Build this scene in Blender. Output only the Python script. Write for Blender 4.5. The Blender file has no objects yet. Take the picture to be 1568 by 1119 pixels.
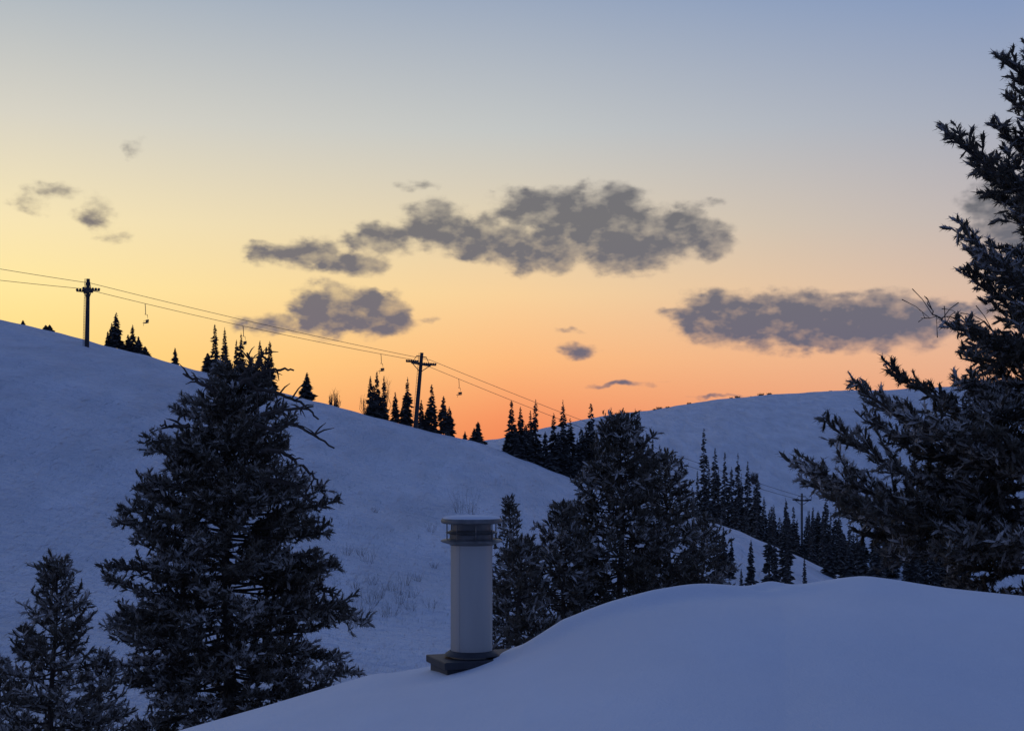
import bpy, math, random
import numpy as np
from mathutils import Vector

rng = np.random.default_rng(7)
random.seed(7)
F = 2178.0      # focal length in reference units
CZ = 9.0        # eye height above local ground
scene = bpy.context.scene

def W(u, v, d):
    """image pixel column / row at a chosen depth -> world metres"""
    return np.array([(u-784.0)/F*d, d, CZ+(700.0-v)/F*d])

# ------------------------------------------------------------------ materials
def newmat(name):
    m = bpy.data.materials.new(name); m.use_nodes = True
    nt = m.node_tree; b = nt.nodes['Principled BSDF']
    return m, nt, b

def simple(name, col, rough=0.7, metal=0.0, nscale=20, var=0.25, bump=0.0, stretch=(1,1,1)):
    m, nt, b = newmat(name)
    tc = nt.nodes.new('ShaderNodeTexCoord')
    mp = nt.nodes.new('ShaderNodeMapping'); mp.inputs['Scale'].default_value = stretch
    nt.links.new(tc.outputs['Object'], mp.inputs['Vector'])
    n = nt.nodes.new('ShaderNodeTexNoise'); n.inputs['Scale'].default_value = nscale; n.inputs['Detail'].default_value = 5
    nt.links.new(mp.outputs['Vector'], n.inputs['Vector'])
    r = nt.nodes.new('ShaderNodeValToRGB')
    r.color_ramp.elements[0].position = .3; r.color_ramp.elements[1].position = .7
    r.color_ramp.elements[0].color = (*[c*(1-var) for c in col], 1)
    r.color_ramp.elements[1].color = (*[min(1, c*(1+var)) for c in col], 1)
    nt.links.new(n.outputs['Fac'], r.inputs['Fac']); nt.links.new(r.outputs['Color'], b.inputs['Base Color'])
    b.inputs['Roughness'].default_value = rough; b.inputs['Metallic'].default_value = metal
    if bump:
        bp = nt.nodes.new('ShaderNodeBump'); bp.inputs['Strength'].default_value = .6; bp.inputs['Distance'].default_value = bump
        nt.links.new(n.outputs['Fac'], bp.inputs['Height']); nt.links.new(bp.outputs['Normal'], b.inputs['Normal'])
    return m

def snowmat(name, s1, d1, s2, d2, rot, stretch, col=(0.80, 0.83, 0.88), lo=.82):
    m, nt, b = newmat(name)
    tc = nt.nodes.new('ShaderNodeTexCoord')
    mp = nt.nodes.new('ShaderNodeMapping'); mp.inputs['Rotation'].default_value = (0, 0, rot); mp.inputs['Scale'].default_value = stretch
    nt.links.new(tc.outputs['Object'], mp.inputs['Vector'])
    n1 = nt.nodes.new('ShaderNodeTexNoise'); n1.inputs['Scale'].default_value = s1; n1.inputs['Detail'].default_value = 8; n1.inputs['Roughness'].default_value = .62
    nt.links.new(mp.outputs['Vector'], n1.inputs['Vector'])
    n2 = nt.nodes.new('ShaderNodeTexNoise'); n2.inputs['Scale'].default_value = s2; n2.inputs['Detail'].default_value = 4
    nt.links.new(tc.outputs['Object'], n2.inputs['Vector'])
    b1 = nt.nodes.new('ShaderNodeBump'); b1.inputs['Strength'].default_value = 1; b1.inputs['Distance'].default_value = d1
    b2 = nt.nodes.new('ShaderNodeBump'); b2.inputs['Strength'].default_value = 1; b2.inputs['Distance'].default_value = d2
    nt.links.new(n1.outputs['Fac'], b1.inputs['Height']); nt.links.new(n2.outputs['Fac'], b2.inputs['Height'])
    nt.links.new(b1.outputs['Normal'], b2.inputs['Normal']); nt.links.new(b2.outputs['Normal'], b.inputs['Normal'])
    r = nt.nodes.new('ShaderNodeValToRGB')
    r.color_ramp.elements[0].position = .35; r.color_ramp.elements[1].position = .65
    r.color_ramp.elements[0].color = (*[c*lo for c in col], 1); r.color_ramp.elements[1].color = (*col, 1)  # relief shading painted into the snow colour, darker where the bump noise is low
    nt.links.new(n1.outputs['Fac'], r.inputs['Fac']); nt.links.new(r.outputs['Color'], b.inputs['Base Color'])
    b.inputs['Roughness'].default_value = .75; b.inputs['Specular IOR Level'].default_value = .25
    return m

def foliage(name, dark, frost):
    m, nt, b = newmat(name)
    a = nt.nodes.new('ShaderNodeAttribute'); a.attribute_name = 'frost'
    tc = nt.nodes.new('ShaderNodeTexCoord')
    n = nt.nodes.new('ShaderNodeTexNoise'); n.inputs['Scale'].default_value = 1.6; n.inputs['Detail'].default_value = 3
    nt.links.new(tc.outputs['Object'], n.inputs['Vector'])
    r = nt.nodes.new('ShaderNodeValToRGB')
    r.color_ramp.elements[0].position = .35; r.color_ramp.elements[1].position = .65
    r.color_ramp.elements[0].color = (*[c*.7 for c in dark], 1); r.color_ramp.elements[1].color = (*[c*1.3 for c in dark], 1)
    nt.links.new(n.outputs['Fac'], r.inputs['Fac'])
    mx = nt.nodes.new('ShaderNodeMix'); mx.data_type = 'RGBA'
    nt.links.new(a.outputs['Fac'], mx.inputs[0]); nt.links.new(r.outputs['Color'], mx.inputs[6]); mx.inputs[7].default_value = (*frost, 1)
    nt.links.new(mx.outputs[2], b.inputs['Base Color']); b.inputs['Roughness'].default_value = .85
    b.inputs['Specular IOR Level'].default_value = .2
    return m

M_slope = snowmat('snow_slope', .22, 3.0, .7, .5, math.radians(40), (1, .16, 1), (.77,.80,.85), .80)
M_roof = snowmat('snow_roof', .6, .06, 60, .004, .3, (1, .5, 1), (0.82, 0.83, 0.85), .92)
M_bark = simple('bark', (.065, .05, .04), .9, nscale=9, var=.4, bump=.01)
M_fol = foliage('needles', (.090, .074, .052), (.72, .68, .64))
M_folfar = foliage('needles_far', (.065, .063, .058), (.42, .40, .38))
M_deadtwig = simple('dead_wood', (.07, .055, .05), .9, nscale=8)
M_shrub = simple('shrub_twigs', (.22, .20, .19), .9, nscale=3)
M_steel = simple('dark_steel', (.05, .05, .055), .6, .3, nscale=2)
M_galv = simple('galvanised_pipe', (.42, .41, .385), .45, .35, nscale=3, var=.14, stretch=(1,1,.15))
M_cap = simple('cap_metal', (.15, .147, .143), .5, .4, nscale=14, var=.35)
M_flash = simple('flashing', (.035, .035, .04), .6, .2, nscale=12, var=.3)
M_wood = simple('cabin_timber', (.12, .08, .05), .8, nscale=6, var=.4)

# ------------------------------------------------------------------ mesh builder
class MB:
    def __init__(s): s.V=[]; s.I=[]; s.S=[]; s.M=[]; s.A=[]; s.n=0
    def add(s, V, faces, mat=0, frost=0.0):
        V = np.asarray(V, float); faces = np.asarray(faces, int)
        s.V.append(V); s.I.append((faces+s.n).ravel()); k, m = faces.shape
        s.S.append(np.full(k, m)); s.M.append(np.full(k, mat))
        s.A.append(np.broadcast_to(np.asarray(frost, float), (k,)).copy()); s.n += len(V)
    def obj(s, name, mats, smooth=False):
        V=np.concatenate(s.V); I=np.concatenate(s.I); S=np.concatenate(s.S)
        me=bpy.data.meshes.new(name); me.vertices.add(len(V)); me.vertices.foreach_set('co', V.ravel())
        me.loops.add(len(I)); me.loops.foreach_set('vertex_index', I.astype(np.int32))
        me.polygons.add(len(S)); st=np.concatenate([[0],np.cumsum(S)[:-1]]).astype(np.int32)
        me.polygons.foreach_set('loop_start', st)
        for m in mats: me.materials.append(m)
        me.polygons.foreach_set('material_index', np.concatenate(s.M).astype(np.int32))
        me.update(calc_edges=True)
        a=me.attributes.new('frost','FLOAT','FACE'); a.data.foreach_set('value', np.concatenate(s.A).astype(np.float32))
        me.polygons.foreach_set('use_smooth', np.full(len(S), smooth))
        o=bpy.data.objects.new(name, me); scene.collection.objects.link(o); return o

def norm(a): return a/np.maximum(np.linalg.norm(a,axis=-1,keepdims=True),1e-9)

def tube(mb, P, R, k=6, mat=0, cap=True):
    P=np.asarray(P,float); R=np.broadcast_to(np.asarray(R,float),(len(P),))
    T=norm(np.gradient(P,axis=0)); ref=np.array([0,0,1.]) if abs(T[0][2])<.9 else np.array([1.,0,0])
    B=norm(np.cross(T,ref)); C=np.cross(T,B)
    a=np.arange(k)/k*2*np.pi
    V=(P[:,None]+R[:,None,None]*(np.cos(a)[None,:,None]*B[:,None]+np.sin(a)[None,:,None]*C[:,None])).reshape(-1,3)
    n=len(P); i=np.arange(n-1)[:,None]*k; j=np.arange(k)[None]; j2=(j+1)%k
    Fc=np.stack([i+j,i+j2,i+k+j2,i+k+j],-1).reshape(-1,4)
    mb.add(V,Fc,mat)
    if cap:
        mb.add(V[-k:],[list(range(k))],mat); mb.add(V[:k],[list(range(k))[::-1]],mat)

def box(mb, c, s, ax=None, mat=0):
    c=np.asarray(c,float); s=np.asarray(s,float)/2
    A=np.eye(3) if ax is None else np.asarray(ax,float)
    V=[c+(sx*s[0])*A[0]+(sy*s[1])*A[1]+(sz*s[2])*A[2] for sx in(-1,1) for sy in(-1,1) for sz in(-1,1)]
    mb.add(V,[[0,1,3,2],[4,6,7,5],[0,4,5,1],[2,3,7,6],[0,2,6,4],[1,5,7,3]],mat)

# ------------------------------------------------------------------ terrain
def I(x, t): 
    a=np.array(t,float); return np.interp(x,a[:,0],a[:,1])
VA=[(-3000,330),(-800,400),(-300,450),(0,490),(60,503),(133,521),(230,546),(300,568),(400,592),(520,625),(640,655),(740,680),(880,732),(1010,772),(1130,812),(1290,882),(1450,960),(1700,1010),(4000,1010)]
DA=[(-3000,230),(-800,225),(0,215),(640,242),(880,250),(1010,245),(1290,225),(1500,215),(4000,210)]
VB=[(-3000,640),(700,682),(760,672),(870,648),(920,637),(1000,627),(1100,612),(1180,605),(1300,598),(1568,588),(2500,560),(4000,560)]
def bumps(u, s, a):
    return a*(np.sin(u/s)+.6*np.sin(u/s*2.3+1)+.4*np.sin(u/s*5.1+2))
def terr(u, d):
    u=np.asarray(u,float); d=np.asarray(d,float)
    tA=(700-I(u,VA)+bumps(u,37,.7))/F; dA=I(u,DA)
    q=np.clip((dA-d)/(dA-40),0,1)
    T=tA-q**2*(tA+9.0/40)
    z1=np.where(d<40, 40*(tA-(tA+9.0/40)), d*T)
    e=np.maximum(d-dA,0); z2=dA*tA+tA*e-.0016*e**2
    zA=np.where(d<dA,z1,np.maximum(z2,-60))
    tB=(700-I(u,VB)+bumps(u,60,.6))/F; dB=900.
    q=np.clip((dB-d)/640,0,1)
    zb=d*(tB-q**2*(tB+.17)); e=np.maximum(d-dB,0); zb=np.where(d<dB,zb,np.maximum(dB*tB+tB*e-.0008*e**2,-60))
    zb=np.where(d<265,-70,zb)
    x=(u-784)/F*d
    und=.7*np.sin(x/17+d/31)*np.sin(d/23-x/40)+.3*np.sin(x/5.3+d/8.)*np.sin(d/6.1+x/19)+.14*np.sin(x/2.3-d/9)*np.sin(d/4.1+x/7)
    big=1.8*np.sin(x/37+d/90)*np.sin(d/60+1)*np.clip((d-300)/200,0,1)*np.clip((900-d)/300,0,1)
    fade=np.clip(np.abs(d-dA)/40,0,1)
    return np.maximum(zA,zb)+und*fade*np.clip(d/60,0,1)*.8+big
def ground(u,d):
    return np.array([(u-784)/F*d, d, CZ+float(terr(u,d))])
def find_d(u,v,dmin=45,dmax=240):
    ds=np.linspace(dmin,dmax,400); vv=700-terr(np.full(400,u),ds)/ds*F
    return ds[np.argmin(np.abs(vv-v))]

us=np.concatenate([784-F*np.tan(np.radians(np.linspace(66,24,40))),np.arange(-160,1740,4),784+F*np.tan(np.radians(np.linspace(24,66,40)))])
ds=np.concatenate([np.linspace(2,60,40),np.linspace(62,300,200),np.linspace(304,900,150),np.linspace(910,1500,30)])
U,D=np.meshgrid(us,ds)
Z=terr(U,D)
V=np.stack([(U-784)/F*D,D,CZ+Z],-1).reshape(-1,3)
nc=len(us); i=np.arange(len(ds)-1)[:,None]*nc; j=np.arange(nc-1)[None]
Fc=np.stack([i+j,i+j+1,i+nc+j+1,i+nc+j],-1).reshape(-1,4)
mb=MB(); mb.add(V,Fc,0); mb.obj('snowy_hills_terrain',[M_slope],True)
mb=MB(); mb.add([[-9000,-9000,-64],[9000,-9000,-64],[9000,9000,-64],[-9000,9000,-64]],[[0,1,2,3]],0); mb.obj('snow_ground',[M_slope])

# ------------------------------------------------------------------ snow covered roof
VR=[(-600,1420),(-200,1290),(270,1119),(400,1082),(520,1046),(575,1030),(600,1030),(650,1021),(720,1010),(790,990),(860,966),(930,936),(1000,914),(1050,902),(1080,899),(1120,901),(1180,900),(1240,893),(1290,885),(1325,881),(1370,887),(1450,900),(1568,912),(1800,940),(2400,1010)]
ru=np.arange(-600,2400,6.); rd=np.concatenate([np.linspace(2.5,9,60),np.linspace(9.05,13.6,90)])
def smooth(a,k=5): 
    p=np.pad(a,k,mode='edge'); return np.convolve(p,np.ones(2*k+1)/(2*k+1),'valid')
v0=smooth(I(ru,VR),2); v1_=smooth(smooth(I(ru,VR),18),18)
def roofz(ui,va,vb,d):
    dR=10.4+.8*np.clip((ui-800)/400,0,1)
    mixf=np.clip((dR-d)/1.6,0,1); mixf=mixf*mixf*(3-2*mixf)
    t=(700-(va*(1-mixf)+vb*mixf))/F
    q=np.clip((dR-d)/6,0,2); e=np.maximum(d-dR,0)
    z=np.where(d<dR, d*(t-q**1.8*.16), dR*t+t*e-.10*e**2)
    x=(ui-784)/F*d
    z=z+.025*np.sin(x*1.7+d)*np.sin(d*1.1)*np.clip(np.abs(d-dR),0,1)
    # wind-carved lip running up from the vent
    c=9.75+.42*np.clip(x,0,3)+.05*np.sin(x*5); s=(d-c)
    prof=np.where(s<0,np.exp(-(s/.20)**2),np.exp(-(s/.34)**2))
    z=z+.085*prof*np.clip((x-.05)/.3,0,1)*np.clip((2.8-x)/1.8,0,1)
    z=z-.03*np.exp(-((x+.28)/.45)**2-((d-9.35)/.3)**2)
    z=z-.04*np.exp(-((x-1.85)/.10)**2-((d-10.55)/.10)**2)+.04*np.exp(-((x-1.95)/.12)**2-((d-10.75)/.12)**2)
    return z
U,D=np.meshgrid(ru,rd); Zr=roofz(U,np.broadcast_to(v0,U.shape),np.broadcast_to(v1_,U.shape),D)
V=np.stack([(U-784)/F*D,D,CZ+Zr],-1); nr,nc=U.shape
cabin=bpy.data.objects.new('cabin_with_snowy_roof',None); scene.collection.objects.link(cabin)
i=np.arange(nr-1)[:,None]*nc; j=np.arange(nc-1)[None]
Fc=np.stack([i+j,i+j+1,i+nc+j+1,i+nc+j],-1).reshape(-1,4)
mb=MB(); mb.add(V.reshape(-1,3),Fc,0)
ring=np.concatenate([V[0,:],V[1:,-1],V[-1,-2::-1],V[-2:0:-1,0]]); low=ring.copy(); low[:,2]-=.55; n=len(ring)
k=np.arange(n); k2=(k+1)%n
mb.add(np.concatenate([ring,low]),np.stack([k,k+n,k2+n,k2],-1),0)
o=mb.obj('roof_snow',[M_roof],True); o.parent=cabin
cen=ring.mean(0); inn=ring.copy(); inn[:,:2]=cen[:2]+(ring[:,:2]-cen[:2])*.93; top=inn.copy(); top[:,2]-=.6; bot=inn.copy(); bot[:,2]=-.5
mb=MB(); mb.add(np.concatenate([top,bot]),np.stack([k,k+n,k2+n,k2],-1),0); o=mb.obj('walls',[M_wood]); o.parent=cabin

# ------------------------------------------------------------------ vent chimney
def lathe(mb,c,prof,k=48,mat=0):
    a=np.arange(k)/k*2*np.pi; prof=np.asarray(prof,float)
    V=np.stack([c[0]+prof[:,0][:,None]*np.cos(a),c[1]+prof[:,0][:,None]*np.sin(a),np.broadcast_to(c[2]+prof[:,1][:,None],(len(prof),k))],-1).reshape(-1,3)
    n=len(prof); i=np.arange(n-1)[:,None]*k; j=np.arange(k)[None]; j2=(j+1)%k
    mb.add(V,np.stack([i+j,i+j2,i+k+j2,i+k+j],-1).reshape(-1,4),mat)
dc=9.75; c=W(722,1003,dc); px=dc/F
ch=bpy.data.objects.new('roof_vent_chimney',None); scene.collection.objects.link(ch)
mb=MB(); h=(1003-830)*px; r=32*px
lathe(mb,c,[(r*1.0,-.25),(r,0),(r,h*.03),(r,h*.5),(r*1.0,h),(r*.9,h+.01),(r*.9,h+.02)])
tube(mb,[c+[-r*.55,-r*.835,0],c+[-r*.55,-r*.835,h]],.003,4)
o=mb.obj('pipe',[M_galv],True); o.parent=ch
o.modifiers.new('e','EDGE_SPLIT').split_angle=math.radians(35)
mb=MB()
def P_(pxr,v): return (pxr*px,(1003-v)*px)
lathe(mb,c,[P_(33.5,834),P_(33.5,812),P_(30,811),P_(30,797)])
lathe(mb,c,[P_(33,833),P_(45,829.5),P_(47.5,828),P_(47.5,826.8),P_(44,825.5),P_(33,824)])
lathe(mb,c,[P_(32,818),P_(38,816),P_(40,814.6),P_(38,813.4),P_(32,812)])
for k in range(8):
    a=k/8*6.283+.2; e=np.array([math.cos(a),math.sin(a),0])*38*px
    tube(mb,[c+e+[0,0,(1003-828)*px],c+e+[0,0,(1003-800)*px]],.004,4)
lathe(mb,c,[P_(28,802),P_(44,801),P_(46.5,799.5),P_(47,796),P_(45,793.5),P_(30,791.5),P_(10,790.5),P_(.05,790.3)])
o=mb.obj('rain_cap',[M_cap],True); o.parent=ch
o.modifiers.new('e','EDGE_SPLIT').split_angle=math.radians(50)
mb=MB(); lathe(mb,c,[P_(44,793.4),P_(42,790.6),P_(30,789.2),P_(10,788.4),P_(.05,788.3)])
o=mb.obj('frost_on_cap',[M_roof],True); o.parent=ch
mb=MB()
ca,sa=math.cos(.35),math.sin(.35); ax=[[ca,sa,0],[-sa,ca,0],[0,0,1]]
box(mb,c+[0.0,0,-.035],[.52,.44,.05],ax); box(mb,c+[0,0,-.10],[.47,.39,.08],ax)
box(mb,c+[.16,.10,-.002],[.36,.34,.012],ax)
lathe(mb,c,[(r+.045,.006),(r+.035,.018),(r+.004,.038)])
o=mb.obj('flashing_base',[M_flash]); o.parent=ch
bv=o.modifiers.new('b','BEVEL'); bv.width=.005

# ------------------------------------------------------------------ near conifers
def sprig_template(nn, seed, nl=.24, nw=.036, rc=.14):
    r=np.random.default_rng(seed); Vs=[];Fs=[];fr=[]
    a=np.arange(3)/3*2*np.pi+r.uniform(-.3,.3)
    for z,rr in((0,rc*.6),(.6,rc)):
        for t in a: Vs.append([rr*math.cos(t),rr*math.sin(t),z])
    Vs.append([0,0,1.05])
    for j in range(3):
        j2=(j+1)%3
        for tri in([j,j2,3+j2],[j,3+j2,3+j]):
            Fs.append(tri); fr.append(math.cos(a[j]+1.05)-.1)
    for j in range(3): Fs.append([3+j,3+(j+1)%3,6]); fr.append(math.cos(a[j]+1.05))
    for i in range(nn):
        z=r.uniform(0,1); t=(i+r.uniform(0,1))/nn*2*np.pi*2; dr=np.array([math.cos(t),math.sin(t),r.uniform(.4,1.3)]); dr/=np.linalg.norm(dr)
        p=np.array([rc*.6*math.cos(t),rc*.6*math.sin(t),z]); q=p+dr*nl*r.uniform(1.0,1.8)
        s=np.array([-math.sin(t),math.cos(t),0])*nw*r.uniform(.8,1.3)
        k=len(Vs); Vs+= [p-s,p+s,q]; Fs.append([k,k+1,k+2]); fr.append(math.cos(t)*.8+r.uniform(-.2,.4))
    return np.array(Vs),np.array(Fs),np.array(fr)

class Tree:
    def __init__(s, seed, nn=13, slen=.17, frost=.5):
        s.r=np.random.default_rng(seed); s.mb=MB(); s.sp=[]; s.nn=nn; s.slen=slen; s.frost=frost
    def branch(s, p0, p1, sag, rad, spread, ntw, t0=.25, rise=0.0):
        r=s.r; p0=np.array(p0,float); p1=np.array(p1,float); L=np.linalg.norm(p1-p0)
        c=(p0+p1)/2+np.array([0,0,-sag*L])+r.normal(0,.06*L,3)
        t=np.linspace(0,1,7)[:,None]; P=(1-t)**2*p0+2*t*(1-t)*c+t**2*p1
        tube(s.mb,P,np.linspace(rad,rad*.25,7),5,0,False)
        up=np.array([0,0,1.]); bf=r.uniform(0,1)
        for k in range(ntw):
            tt=t0+(1-t0)*((k+r.uniform(0,1))/ntw)**.85
            p=(1-tt)**2*p0+2*tt*(1-tt)*c+tt**2*p1
            T=norm(2*(1-tt)*(c-p0)+2*tt*(p1-c)); Lt=norm(np.cross(T,up)+1e-6)
            sd=1 if k%2 else -1; an=r.uniform(.3,1.1)
            d=math.cos(an)*T+math.sin(an)*(sd*Lt*r.uniform(.5,1)+up*r.normal(.15,.45))
            d=norm(d); tl=min(.55,spread*L*(1.-tt*.55)*r.uniform(.5,1.2)+.10)
            if tt>.93: d=norm(T+r.normal(0,.2,3)); tl=max(.15,tl*.6)
            q=p+d*tl+up*r.uniform(-.02,.2)*tl
            ns=max(2,int(tl/(s.slen*.34)))
            tube(s.mb,[p,(p+q)/2-up*.03*tl,q],[rad*.3,rad*.22,.005],3,0,False)
            fb=.5*bf+.5*r.uniform(0,1)
            for m in range(ns):
                w=(m+r.uniform(.2,1))/ns; pp=p+(q-p)*w
                dd=norm(d*.8+r.normal(0,.6,3)+up*r.uniform(-.1,.7))
                s.sp.append((*pp,*dd,s.slen*r.uniform(.65,1.3),fb*.8+.2*r.uniform()))
    def finish(s, name, bark, fol):
        A=np.array(s.sp); n=len(A); r=s.r
        nv=3; pick=r.integers(0,nv,n)
        for v in range(nv):
            X=A[pick==v]; 
            if not len(X): continue
            TV,TF,tf=sprig_template(s.nn,100+v)
            a=norm(X[:,3:6]); up=np.array([0,0,1.])
            b=norm(up-a*(a@up)[:,None]+1e-4); c=np.cross(a,b)
            L=X[:,6]; wv=r.uniform(.85,1.5,len(X))*L
            V=X[:,None,:3]+TV[None,:,2:3]*(a*L[:,None])[:,None]+TV[None,:,0:1]*(b*wv[:,None])[:,None]+TV[None,:,1:2]*(c*wv[:,None])[:,None]
            k=len(TV); Fc=(TF[None]+np.arange(len(X))[:,None,None]*k).reshape(-1,3)
            fx=X[:,7]
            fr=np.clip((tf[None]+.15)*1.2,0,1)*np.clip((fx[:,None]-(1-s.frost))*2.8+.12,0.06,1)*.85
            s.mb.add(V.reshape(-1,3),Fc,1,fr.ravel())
        return s.mb.obj(name,[bark,fol])

def conifer(name,u,d,vtop,prof,seed,nb,ntw,spread=.34,slen=.17,nn=13,frost=.58,lean=(0,0),zlow=None,extra=None,tr=.16,fol=None):
    """prof: list of (image pixel row v, crown radius m)"""
    t=Tree(seed,nn,slen,frost); r=t.r
    g=ground(u,d); top=W(u,vtop,d); H=top[2]-g[2]
    def axis(z): 
        f=(z-g[2])/H; return np.array([g[0]+lean[0]*f+.06*math.sin(f*9+seed),g[1]+lean[1]*f,z])
    zs=np.linspace(g[2]-.3,top[2],24)
    tube(t.mb,[axis(z) for z in zs],np.linspace(tr,.015,24),8,0)
    pz=[CZ+(700-v)/F*d for v,_ in prof][::-1]; pr=[q for _,q in prof][::-1]
    z0=zlow if zlow is not None else max(g[2]+1.2,pz[0]-1.5)
    lob=r.uniform(.78,1.12,(9,7))
    for k in range(nb):
        f=(k+r.uniform(0,1))/nb; f=1-(1-f)**1.15
        z=z0+(top[2]-z0)*f
        ph=k*2.399+r.uniform(-.5,.5)
        R=np.interp(z,pz,pr)*r.uniform(.62,1.0)*lob[int(f*8.99),int((ph%6.283)/6.2832*6.99)]
        hf=(z-z0)/(top[2]-z0)
        dz=R*(-.15+.7*hf**2+r.uniform(-.12,.2))
        p0=axis(z-dz*.3); 
        if R<.12: R=.12
        p1=axis(z)+np.array([math.cos(ph)*R,math.sin(ph)*R,dz])
        nt=max(4,int(ntw*min(1,R/1.2)))
        t.branch(p0,p1,.12,.012+.02*R*.6,spread,nt,t0=.3 if R>1 else .1)
    t.branch(axis(top[2]-.5),top+np.array([lean[0],lean[1],.1]),0,.02,.3,7,t0=0)
    if extra: extra(t,axis,d)
    o=t.finish(name,M_bark,fol or M_fol); return o

def deadbranch(mb,pts,r0,seed,mat=0,tw=5):
    r=np.random.default_rng(seed); P=np.array(pts,float)
    t=np.linspace(0,len(P)-1,len(P)*4); Q=np.stack([np.interp(t,range(len(P)),P[:,i]) for i in range(3)],1)
    Q[1:-1]+=r.normal(0,.02,(len(Q)-2,3))
    tube(mb,Q,np.linspace(r0,r0*.35,len(Q)),5,mat)
    for k in range(tw):
        i=r.integers(2,len(Q)-1); d=norm(Q[i]-Q[i-1]); s=norm(r.normal(0,1,3)+d*.8)
        L=r.uniform(.15,.5); tube(mb,[Q[i],Q[i]+s*L*.5+[0,0,.03],Q[i]+s*L],[r0*.4,r0*.3,.006],4,mat)

d1=32
def ex1(t,axis,d):
    for n,pts in enumerate([
      [(365,580),(395,594),(430,603),(460,618),(488,642)],
      [(390,650),(425,660),(445,647),(475,662),(512,686)],
      [(400,690),(430,690),(455,708),(480,728),(494,750)],
      [(372,575),(385,558),(378,540)],[(368,588),(400,570),(425,564),(450,567)],
      [(400,635),(440,626),(480,622)],[(330,600),(300,582),(280,572)],[(395,560),(400,545),(410,535)],
      [(400,730),(450,742),(470,765),(500,778)],[(290,650),(260,655),(245,650)]]):
        deadbranch(t.mb,[W(a,b,d-.8-.25*(n%3)) for a,b in pts],.055,n,0,8)
    for n,((a,b),(e,f)) in enumerate([((350,930),(557,948)),((350,1000),(540,1030)),((350,900),(164,885)),((350,960),(166,962)),((350,830),(184,800)),((350,790),(508,770)),((350,700),(230,690)),((350,650),(270,628)),((350,880),(505,868)),((350,1000),(190,1040)),((350,740),(465,738)),((350,860),(515,925)),((350,1060),(515,1075)),((350,620),(410,610)),((350,820),(500,815)),((350,760),(215,755))]):
        dy=[-.6,.2,-1.,.7][n%4]; p0=W(a,b,d); p1=W(e,f,d+dy); L=np.linalg.norm(p1-p0)
        t.branch(p0,p1,.10,.045,.24,int(8+6*L),t0=.35)
        t.branch(p0+[0,0,.2],p1+np.array([-(p1-p0)[0]*.1,dy*.6,.28]),.08,.035,.24,int(6+5*L),t0=.45)
conifer('pine_tree',348,d1,572,[(565,.3),(585,.6),(620,.95),(660,1.2),(700,1.55),(780,2.1),(870,2.4),(930,2.6),(980,2.7),(1060,2.6),(1200,2.5)],11,280,14,extra=ex1,tr=.22)
conifer('pine_tree',82,26,868,[(865,.12),(900,.35),(950,.6),(1000,.85),(1119,1.2),(1200,1.3)],12,140,11,slen=.15,tr=.12)
conifer('pine_tree',-5,28,1015,[(1015,.1),(1050,.45),(1119,.9),(1250,1.3)],13,70,10,slen=.16,tr=.12)
conifer('pine_tree',155,29,1010,[(1010,.1),(1040,.3),(1119,.8),(1250,1.3)],23,70,10,slen=.16,tr=.12)
mk=dict(slen=.22,nn=9,frost=.5)
conifer('pine_tree',950,46,645,[(640,.3),(670,.75),(710,1.25),(760,1.7),(820,2.1),(880,2.4),(960,2.6),(1100,2.6)],14,190,12,tr=.2,zlow=2,**mk)
conifer('pine_tree',1022,48,705,[(700,.3),(720,.7),(750,.9),(800,1.3),(880,1.7),(960,2.0),(1100,2.2)],15,110,11,zlow=2,**mk)
conifer('pine_tree',862,44,785,[(775,.15),(810,.7),(850,1.2),(900,1.5),(960,1.7),(1100,2.0)],16,110,11,zlow=2,**mk)
conifer('pine_tree',1078,52,800,[(795,.15),(820,.7),(850,1.1),(900,1.4),(960,1.7),(1100,2.0)],17,80,10,zlow=2,**mk)
conifer('pine_tree',795,42,835,[(830,.15),(860,.6),(900,1.0),(960,1.4),(1100,1.6)],18,90,10,zlow=2,**mk)
conifer('pine_tree',779,60,768,[(765,.1),(800,.4),(830,.6),(900,1.0),(960,1.2),(1100,1.6)],19,90,9,zlow=2,**mk)
d4=18
def ex4(t,axis,d):
    L=[((1625,180),(1537,96),.05,.0),((1628,200),(1552,160),0,.3),((1622,330),(1460,213),.02,-.3),((1622,300),(1530,197),.05,.4),((1622,350),(1520,300),.0,.2),((1622,320),(1500,262),.05,.1),
       ((1622,470),(1476,352),.06,-.2),((1622,440),(1500,400),.05,.5),((1620,520),(1480,420),.05,.2),((1620,560),(1470,500),.06,-.4),((1620,600),(1485,545),.06,.5),
       ((1620,690),(1372,570),.12,.0),((1620,700),(1325,600),.14,-.5),((1620,740),(1335,650),.12,.5),((1620,760),(1278,657),.12,.1),
       ((1620,790),(1234,717),.10,-.3),((1620,800),(1250,745),.06,.6),((1620,820),(1300,770),.06,-.7),((1620,850),(1330,820),.05,.4),((1620,860),(1365,850),.05,-.2),((1620,720),(1400,640),.1,-.8),((1620,840),(1310,795),.06,.1)]
    for n,(a,b,sg,dy) in enumerate(L):
        p0=W(*a,d); p1=W(*b,d+dy*1.5-.3); ln=np.linalg.norm(p1-p0)
        t.branch(p0,p1,sg,.03+.008*ln,.24,int(12+9*ln),t0=.12)
    deadbranch(t.mb,[W(1560,520,d),W(1500,492,d),W(1450,500,d-.2),W(1432,480,d-.2),W(1418,455,d-.2)],.016,77,0,9)
    deadbranch(t.mb,[W(1500,492,d),W(1450,488,d-.1),W(1410,487,d-.2)],.01,78,0,6)
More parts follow.
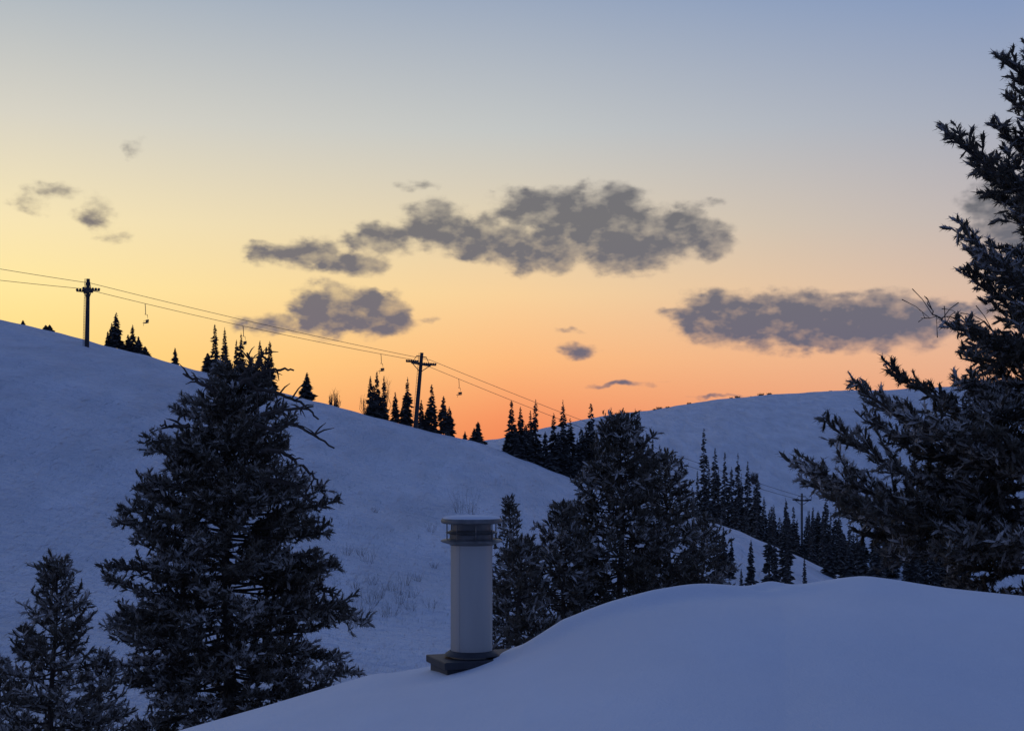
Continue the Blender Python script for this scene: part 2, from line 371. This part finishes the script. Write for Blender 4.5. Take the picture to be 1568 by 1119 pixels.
conifer('pine_tree',1622,d4,30,[(20,.15),(95,.4),(212,.6),(350,.8),(480,.95),(550,1.35),(600,1.9),(650,2.3),(720,2.6),(780,2.5),(850,2.1),(900,1.8),(1000,1.6)],21,250,15,extra=ex4,tr=.24,zlow=6.2,slen=.13,spread=.3,nn=16,frost=.6)

# ------------------------------------------------------------------ distant conifers
def spire(mb,g,H,R,r,lvl=34,pb=8,frost=.35):
    g=np.asarray(g,float); R=R*1.75
    tube(mb,[g-[0,0,.5],g+[0,0,H]],[.012*H+.03,.02],5,0)
    n=lvl*pb; f=np.sort(r.uniform(.03,1,n)); ph=r.uniform(0,2*np.pi,n)
    gap=r.uniform(.7,1.15,12)
    L=R*((1-f)**.75*1.0+.06)*r.uniform(.5,1.1,n)*gap[(f*11.9).astype(int)]
    h=g[2]+f*H; dx=np.cos(ph);dy=np.sin(ph)
    p0=np.stack([np.full(n,g[0]),np.full(n,g[1]),h+.06*L],1)
    p1=np.stack([g[0]+dx*L,g[1]+dy*L,h-L*r.uniform(.1,.5,n)],1)
    s=np.stack([-dy,dx,np.zeros(n)],1)*(.30*L+.04)[:,None]; m=(p0*.5+p1*.5)
    dn=np.array([0,0,-1.])*(.25*L+.05*H/lvl*5)[:,None]
    V=np.stack([p0,m+s,p1,m-s,m+dn],1).reshape(-1,3)
    b=np.arange(n)[:,None]*5
    Fc=np.concatenate([b+[0,1,2],b+[0,2,3],b+[0,4,2]]) 
    fr=np.concatenate([r.uniform(0,1,n)*frost]*2+[np.zeros(n)])
    mb.add(V,Fc,1,fr)

def group(name,lst,seed,mats=None,frost=.25):
    r=np.random.default_rng(seed); mb=MB()
    for (u,vt,wpx,d) in lst:
        g=ground(u,d); H=W(u,vt,d)[2]-g[2]
        if H<.5: H=.8
        spire(mb,g,H,wpx/2/F*d*r.uniform(.85,1.2),r,frost=frost)
    return mb.obj(name,mats or [M_bark,M_folfar])

dr=lambda u,o=0: float(I(u,DA))+o
group('ridge_conifers',[(178,478,18,dr(178,2)),(165,507,8,dr(165,3)),(171,494,10,dr(171,5)),(203,497,14,dr(203,1)),(212,515,16,dr(212,0)),(196,512,11,dr(196,4)),(222,530,12,dr(222,2)),(76,497,9,dr(76,1)),(70,502,9,dr(70,1)),(35,490,5,dr(35)),(268,532,8,dr(268,0))],1)
group('ridge_conifers',[(329,496,18,dr(329,0)),(344,501,16,dr(344,3)),(318,540,16,dr(318,-2)),(362,520,14,dr(362,0)),(369,509,13,dr(369,5)),(398,521,17,dr(398,0)),(413,522,16,dr(413,1)),(406,545,18,dr(406,-3)),(386,545,15,dr(386,0)),(470,570,17,dr(470,0)),(466,582,16,dr(466,2))],2)
group('ridge_conifers',[(567,575,14,dr(567,0)),(577,568,15,dr(577,3)),(588,575,14,dr(588,0)),(572,590,20,dr(572,-2)),(605,600,12,dr(605,0)),(624,577,15,dr(624,2)),(618,610,14,dr(618)),(645,612,13,dr(645)),(661,588,17,dr(661,0)),(654,625,14,dr(654)),(679,606,16,dr(679,0)),(688,622,15,dr(688,1)),(732,645,17,dr(732,0)),(726,655,13,dr(726,2)),(712,660,6,dr(712))],3)
L=[(783,613,17,0),(797,622,16,3),(812,628,16,0),(820,611,20,2),(805,650,22,-3),(790,655,22,-2),(776,665,14,0),(835,660,16,0),(848,632,18,2),(862,612,20,0),(873,640,20,4),(855,660,22,-4),(905,617,27,6),(890,655,24,0),(884,670,18,-2),(897,650,22,3),(925,650,24,5),(915,665,22,0),(938,640,20,10),(870,680,22,-5),(842,690,22,-6),(826,680,20,-5),(812,675,20,-5),(795,675,20,-5),(880,700,20,-6)]
group('conifer_grove',[(a,b,c,dr(a,o)) for a,b,c,o in L],4)
r=np.random.default_rng(5); L=[]
for u,vt,d in [(1078,655,470),(1095,685,480),(1110,692,470),(1130,693,480),(1145,705,470),(1160,725,460),(1085,705,450),(1068,720,450),(1100,715,440),(1120,715,440),(1135,725,440),(1050,735,440),(1040,750,430),(1060,745,420),(1155,745,430),(1170,760,420),(1185,772,410),(1203,762,420),(1215,775,410),(1245,775,420),(1265,758,420),(1280,775,410),(1235,790,400),(1000,660,470),(985,665,480),(1010,680,460)]:
    L.append((u,vt,r.uniform(14,19),d))
for k in range(130):
    u=r.uniform(1045,1480); d=r.uniform(330,430); 
    lo=np.interp(u,[1045,1150,1200,1500],[750,770,795,780]); L.append((u,lo+r.uniform(-12,40),r.uniform(15,22),d))
group('valley_forest',L,5,frost=.45)
L=[(1108,806,16,150),(1120,822,14,150),(1150,826,15,140),(1178,780,20,150),(1186,800,16,140),(1204,768,19,160),(1232,850,13,120),(1205,820,16,130),(1097,815,17,140),(1135,870,10,120),(1270,830,18,190),(1300,840,22,190),(1320,820,22,200),(1340,835,24,190)]
group('conifer_grove',L,6)
def bush(mb,p,h,w,r,n=90,th=.02,mat=0,spr=.5):
    for k in range(n):
        a=r.uniform(0,6.28); q=np.array(p)+[math.cos(a)*w*.15,math.sin(a)*w*.15,-.05*h]
        e=np.array(p)+[math.cos(a)*w*r.uniform(.1,spr),math.sin(a)*w*r.uniform(.1,spr),h*r.uniform(.3,1)]
        m=(q+e)/2+r.normal(0,.08*h,3)
        s=np.array([th,0,0])
        mb.add([q-s,q+s,m+s*.7,m-s*.7,e],[[0,1,2],[0,2,3],[3,2,4]],mat)
        for _ in range(4):
            ee=m+(e-m)*r.uniform(0,.8); f=ee+norm(norm(e-m)+r.normal(0,.7,3))*h*.3*r.uniform(.5,1)
            mb.add([ee-s*.5,ee+s*.5,f],[[0,1,2]],mat)
L=[(a,b,c,895) for a,b,c in[(975,628,4),(1003,624,6),(1010,623,8),(1022,624,6),(1055,620,6),(1130,607,8),(1165,603,9),(1178,602,7),(1150,606,4),(1272,599,5),(1305,596,5),(1120,609,5)]]
mb=MB(); r=np.random.default_rng(9)
for u,v,w,d in L:
    g=ground(u,d); bush(mb,g-np.array([0,0,.4]),w*.6/F*d,w/F*d*1.5,r,50,.18)
g=ground(1155,560); bush(mb,g,5,4,r,70,.12)
mb.obj('ridge_shrubs',[M_deadtwig])
mb=MB()
SH=[(712,782,46),(704,786,28),(722,788,20),(575,785,10),(530,850,20),(565,862,28),(552,850,16),(660,815,18),(620,895,24),(598,905,20),(580,915,22),(640,890,16),(555,935,56),(570,925,32),(590,945,20),(600,940,28),(628,935,24),(612,925,22),(660,930,22),(545,900,20),(700,870,12),(665,870,12),(540,960,24),(610,910,22),(570,895,20),(630,915,20)]
for u,v,h in SH:
    d=find_d(u,v); g=ground(u,d); hh=h/F*d; bush(mb,g,hh,hh*1.5,r,20,.003+.00004*d,spr=.6)
mb.obj('slope_shrubs',[M_shrub])
mb=MB()
for u,o,h in[(512,0,30),(506,0,18),(517,1,24),(585,0,75),(560,0,35)]:
    d=dr(u,o); g=ground(u,d); bush(mb,g,h/F*d,h*.45/F*d,r,16,.05)
mb.obj('bare_saplings',[M_deadtwig])

# ------------------------------------------------------------------ ski lift
dirn=norm(np.array([W(645,545,235)[0]-W(133,440,200)[0],35.,0])); perp=np.array([dirn[1],-dirn[0],0]); up=np.array([0,0,1.])
def tower(name,ub,ut,vt,varm,d,half,pr=.38,tilt=0):
    b=ground(ub,d); t=W(ut,vt,d); mb=MB(); ax=norm(t-b)
    tube(mb,[b-ax*1.0,t],[pr,pr*.72],12)
    a=b+(t-b)*((W(0,varm,d)[2]-b[2])/(t[2]-b[2]))
    pp=norm(perp-up*tilt); u2=norm(np.cross(pp,dirn)); u2=u2 if u2[2]>0 else -u2
    A=[pp,dirn,u2]
    box(mb,a,[half*2,.4,.42],A); tube(mb,[a+u2*1.2-pp*half*.55,a+u2*1.2+pp*half*.55],.09,6)
    for s in(-1,1):
        e=a+pp*half*s
        box(mb,e+u2*.05,[.16,2.4,.16],A)
        for k in np.linspace(-1.1,1.1,6):
            c=e+dirn*k+u2*.25; tube(mb,[c-pp*.07,c+pp*.07],[.18,.18],10)
        tube(mb,[a+u2*1.2+pp*half*.55*s,e],.05,5)
        tube(mb,[a-u2*1.4,e-u2*.1],.07,5)
    s=perp*.22-dirn*.5
    for sg in(-1,1): tube(mb,[b-dirn*.5+perp*.2*sg,t-dirn*.42+perp*.2*sg],.03,4)
    for f in np.linspace(.05,.95,24):
        c=b+(t-b)*f-dirn*.46; tube(mb,[c-perp*.2,c+perp*.2],.02,4)
    o=mb.obj(name,[M_steel]); return a-pp*half, a+pp*half
e1=tower('ski_lift_tower',133,135,427,446,200,1.2,.34,0)
e2=tower('ski_lift_tower',636,646,540,557,235,2.6,.38,.15)
e3=tower('ski_lift_tower',1228,1228,755,766,400,2.3,.34,0)
def cable(mb,pts,sag):
    out=[]
    for a,b in zip(pts[:-1],pts[1:]):
        t=np.linspace(0,1,24)[:-1,None]; L=np.linalg.norm(np.array(b)-a)
        q=np.array(a)+(np.array(b)-a)*t; q[:,2]-=(4*sag*L*(t*(1-t)))[:,0]; out.append(q)
    out.append(np.array([pts[-1]])); P=np.concatenate(out); tube(mb,P,np.interp(P[:,1],[180,235,400],[.035,.038,.06]),5); return P
lift=bpy.data.objects.new('ski_lift_line',None); scene.collection.objects.link(lift)
mb=MB(); lo=cable(mb,[W(-260,395,184),e1[0]+up*.45,e2[0]+up*.45,e3[0]+up*.45],.008)
hi=cable(mb,[W(-260,365,180),e1[1]+up*1.0,e2[1]+up*.9,e3[1]+up*.6],.006)
o=mb.obj('haul_rope',[M_steel]); o.parent=lift
mb=MB()
for u in(222,372,583,702,960):
    uu=784+F*lo[:,0]/lo[:,1]; i=np.interp(u,uu,np.arange(len(uu))); p=np.array([np.interp(i,range(len(lo)),lo[:,k]) for k in range(3)])
    A=[perp,dirn,up]
    tube(mb,[p,p-up*.3+perp*.1,p-up*1.4+perp*.2,p-up*1.6],.05,6)
    c=p-up*2.3
    tube(mb,[c+up*.75,c+up*.7+dirn*.35,c+dirn*.45-up*.1,c+dirn*.35-up*.5],.045,6)
    box(mb,c-up*.5+dirn*.1,[1.0,.5,.08],A); box(mb,c-up*.2+dirn*.34,[1.0,.06,.4],A)
    tube(mb,[c-up*.5-dirn*.15,c-up*.95-dirn*.25],.03,5); tube(mb,[c-up*.5-dirn*.15,c-up*.2-dirn*.2,c-up*.15+dirn*.3],.025,5)
o=mb.obj('chairs',[M_steel]); o.parent=lift

# ------------------------------------------------------------------ world
w=bpy.data.worlds.new('World'); scene.world=w; w.use_nodes=True; nt=w.node_tree; N=nt.nodes; Lk=nt.links.new
for n in list(N): N.remove(n)
out=N.new('ShaderNodeOutputWorld')
def math_(op,a,b=None,c=None,clamp=False):
    n=N.new('ShaderNodeMath'); n.operation=op; n.use_clamp=clamp
    for i,x in enumerate((a,b,c)):
        if x is None: continue
        if isinstance(x,(int,float)): n.inputs[i].default_value=x
        else: Lk(x,n.inputs[i])
    return n.outputs[0]
tc=N.new('ShaderNodeTexCoord'); sx=N.new('ShaderNodeSeparateXYZ'); Lk(tc.outputs['Generated'],sx.inputs[0])
az=math_('MULTIPLY',math_('ARCTAN2',sx.outputs[0],sx.outputs[1]),180/math.pi)
el=math_('MULTIPLY',math_('ARCSINE',sx.outputs[2]),180/math.pi)
def lin(c): 
    return tuple(((x/255)/12.92 if x/255<=.04045 else ((x/255+.055)/1.055)**2.4) for x in c)
def ramp(stops):
    r=N.new('ShaderNodeValToRGB'); cr=r.color_ramp; cr.interpolation='LINEAR'
    while len(cr.elements)<len(stops): cr.elements.new(.5)
    for e,(p,c) in zip(cr.elements,stops): e.position=min(1,p/60); e.color=(*lin(c),1)
    Lk(math_('DIVIDE',el,60,clamp=True),r.inputs[0]); return r.outputs[0]
hi_=[(26,(114,136,178)),(38,(92,114,164)),(60,(82,106,160))]
Lr=ramp([(0,(250,188,110)),(3.9,(250,214,130)),(6.5,(250,228,158)),(9.1,(242,226,180)),(12.9,(212,209,196)),(17.8,(168,180,192))]+hi_)
Cr=ramp([(0,(234,124,80)),(1.6,(243,146,98)),(3.9,(250,184,125)),(6.5,(246,207,154)),(9.1,(226,208,175)),(12.9,(194,197,196)),(17.8,(154,168,190))]+hi_)
Rr=ramp([(0,(216,150,124)),(2.4,(230,166,133)),(3.9,(230,177,147)),(6.5,(214,185,167)),(9.1,(192,181,179)),(12.9,(164,171,188)),(17.8,(126,149,189))]+hi_)
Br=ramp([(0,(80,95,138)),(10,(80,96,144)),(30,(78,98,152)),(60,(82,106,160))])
def mix(f,a,b):
    n=N.new('ShaderNodeMix'); n.data_type='RGBA'
    if isinstance(f,(int,float)): n.inputs[0].default_value=f
    else: Lk(f,n.inputs[0])
    for i,x in((6,a),(7,b)):
        if isinstance(x,tuple): n.inputs[i].default_value=(*x,1)
        else: Lk(x,n.inputs[i])
    return n.outputs[2]
fL=math_('DIVIDE',math_('MULTIPLY',az,-1),19,clamp=True); fR=math_('DIVIDE',az,19,clamp=True)
sky=mix(fR,mix(fL,Cr,Lr),Rr)
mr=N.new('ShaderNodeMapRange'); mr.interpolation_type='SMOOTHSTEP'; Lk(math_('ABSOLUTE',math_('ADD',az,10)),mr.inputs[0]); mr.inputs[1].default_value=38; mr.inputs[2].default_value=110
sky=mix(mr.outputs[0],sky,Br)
pv=N.new('ShaderNodeCombineXYZ'); Lk(az,pv.inputs[0]); Lk(el,pv.inputs[1])
def noise(scale,detail,rough=.55,stretch=(1,1.6,1)):
    mp=N.new('ShaderNodeMapping'); mp.inputs['Scale'].default_value=stretch; Lk(pv.outputs[0],mp.inputs[0])
    n=N.new('ShaderNodeTexNoise'); n.inputs['Scale'].default_value=scale; n.inputs['Detail'].default_value=detail; n.inputs['Roughness'].default_value=rough
    Lk(mp.outputs[0],n.inputs['Vector']); return n
nd=noise(.8,3)
v1=N.new('ShaderNodeVectorMath'); v1.operation='SUBTRACT'; Lk(nd.outputs['Color'],v1.inputs[0]); v1.inputs[1].default_value=(.5,.5,.5)
v2=N.new('ShaderNodeVectorMath'); v2.operation='MULTIPLY_ADD'; Lk(v1.outputs[0],v2.inputs[0]); v2.inputs[1].default_value=(1.1,.75,0); Lk(pv.outputs[0],v2.inputs[2])
E=[(585,366,58,26,1),(665,345,58,36,1.05),(740,366,85,36,1.1),(820,320,68,34,1.05),(825,383,75,36,1.1),(890,335,85,46,1.2),(945,308,50,30,1),(960,368,100,48,1.2),(1035,352,68,38,1.05),(1085,368,42,32,.9),
(412,390,42,20,.7),(470,390,60,26,.95),(540,403,60,22,.9),(500,476,52,42,1.15),(560,478,64,36,1.15),(600,492,42,24,1),(420,497,75,18,.7),
(1100,486,62,42,1.15),(1200,490,110,42,1.3),(1310,493,118,42,1.3),(1400,493,65,38,1.15),(1041,481,45,14,.6),
(1530,318,55,46,.85),(1560,350,65,44,.85),(1490,478,60,24,.6),
(75,293,60,20,.30),(145,328,40,36,.36),(45,312,50,24,.2),(205,228,24,22,.22),(175,360,45,16,.25),
(640,285,60,12,.15),(885,535,36,15,.75),(870,505,45,7,.3),(950,588,85,6,.5),(1095,608,55,4,.5),(1075,313,50,10,.25),(655,492,30,10,.3)]
Fm=None
for u,v,a,b,wt in E:
    D_=norm(np.array([(u-784)/F,1,(700-v)/F])); A0=math.degrees(math.atan2(D_[0],D_[1])); E0=math.degrees(math.asin(D_[2]))
    s=N.new('ShaderNodeVectorMath'); s.operation='MULTIPLY_ADD'; Lk(v2.outputs[0],s.inputs[0])
    ia,ib=1/(a*.0263),1/(b*.0263); s.inputs[1].default_value=(ia,ib,0); s.inputs[2].default_value=(-A0*ia,-E0*ib,0)
    dt=N.new('ShaderNodeVectorMath'); dt.operation='DOT_PRODUCT'; Lk(s.outputs[0],dt.inputs[0]); Lk(s.outputs[0],dt.inputs[1])
    val=math_('SUBTRACT',wt,dt.outputs['Value'])
    if Fm is None: Fm=val
    else:
        m=N.new('ShaderNodeMath'); m.operation='SMOOTH_MAX'; Lk(Fm,m.inputs[0]); Lk(val,m.inputs[1]); m.inputs[2].default_value=.4; Fm=m.outputs[0]
n2=noise(1.2,5,.52)
den=math_('ADD',math_('ADD',Fm,.24),math_('MULTIPLY',math_('SUBTRACT',n2.outputs['Fac'],.5),1.9))
mr=N.new('ShaderNodeMapRange'); mr.interpolation_type='SMOOTHSTEP'; Lk(den,mr.inputs[0]); mr.inputs[1].default_value=-.12; mr.inputs[2].default_value=.78
al=mr.outputs[0]
cc=mix(math_('DIVIDE',math_('SUBTRACT',9.5,el),5,clamp=True),lin((101,102,110)),lin((88,94,118)))
lt=mix(.42,sky,cc)
mr2=N.new('ShaderNodeMapRange'); Lk(math_('ADD',den,math_('MULTIPLY',math_('SUBTRACT',nd.outputs['Fac'],.5),3.4)),mr2.inputs[0]); mr2.inputs[1].default_value=.1; mr2.inputs[2].default_value=1.25
ccol=mix(mr2.outputs[0],lt,cc)
front=math_('GREATER_THAN',sx.outputs[1],0)
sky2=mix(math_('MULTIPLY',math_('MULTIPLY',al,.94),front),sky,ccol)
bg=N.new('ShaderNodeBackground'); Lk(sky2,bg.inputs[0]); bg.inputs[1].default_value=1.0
SUN_AZ=-24; 
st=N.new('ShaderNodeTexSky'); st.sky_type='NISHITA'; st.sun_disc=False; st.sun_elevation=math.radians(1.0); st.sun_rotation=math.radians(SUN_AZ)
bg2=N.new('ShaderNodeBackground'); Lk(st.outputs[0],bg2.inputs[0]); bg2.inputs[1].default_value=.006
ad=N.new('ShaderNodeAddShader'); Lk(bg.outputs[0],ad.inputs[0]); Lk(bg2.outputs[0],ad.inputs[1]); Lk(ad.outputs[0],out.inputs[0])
w.cycles.sampling_method='MANUAL'; w.cycles.sample_map_resolution=256
sl=bpy.data.lights.new('sun','SUN'); sl.energy=.06; sl.angle=math.radians(10); sl.color=(1,.75,.5)
so=bpy.data.objects.new('sun',sl); scene.collection.objects.link(so)
a=math.radians(SUN_AZ); e=math.radians(1.0); dv=Vector((math.sin(a)*math.cos(e),math.cos(a)*math.cos(e),math.sin(e)))
so.rotation_euler=dv.to_track_quat('Z','Y').to_euler()

# ------------------------------------------------------------------ camera
cam=bpy.data.cameras.new('camera'); co=bpy.data.objects.new('camera',cam); scene.collection.objects.link(co)
co.location=(0,0,CZ); co.rotation_euler=(math.radians(90),0,0); cam.lens=50; cam.sensor_width=36; cam.shift_y=140.5/1568
cam.clip_end=20000; cam.clip_start=.1; scene.camera=co
scene.view_settings.view_transform='Standard'; scene.view_settings.look='None'; scene.view_settings.exposure=0
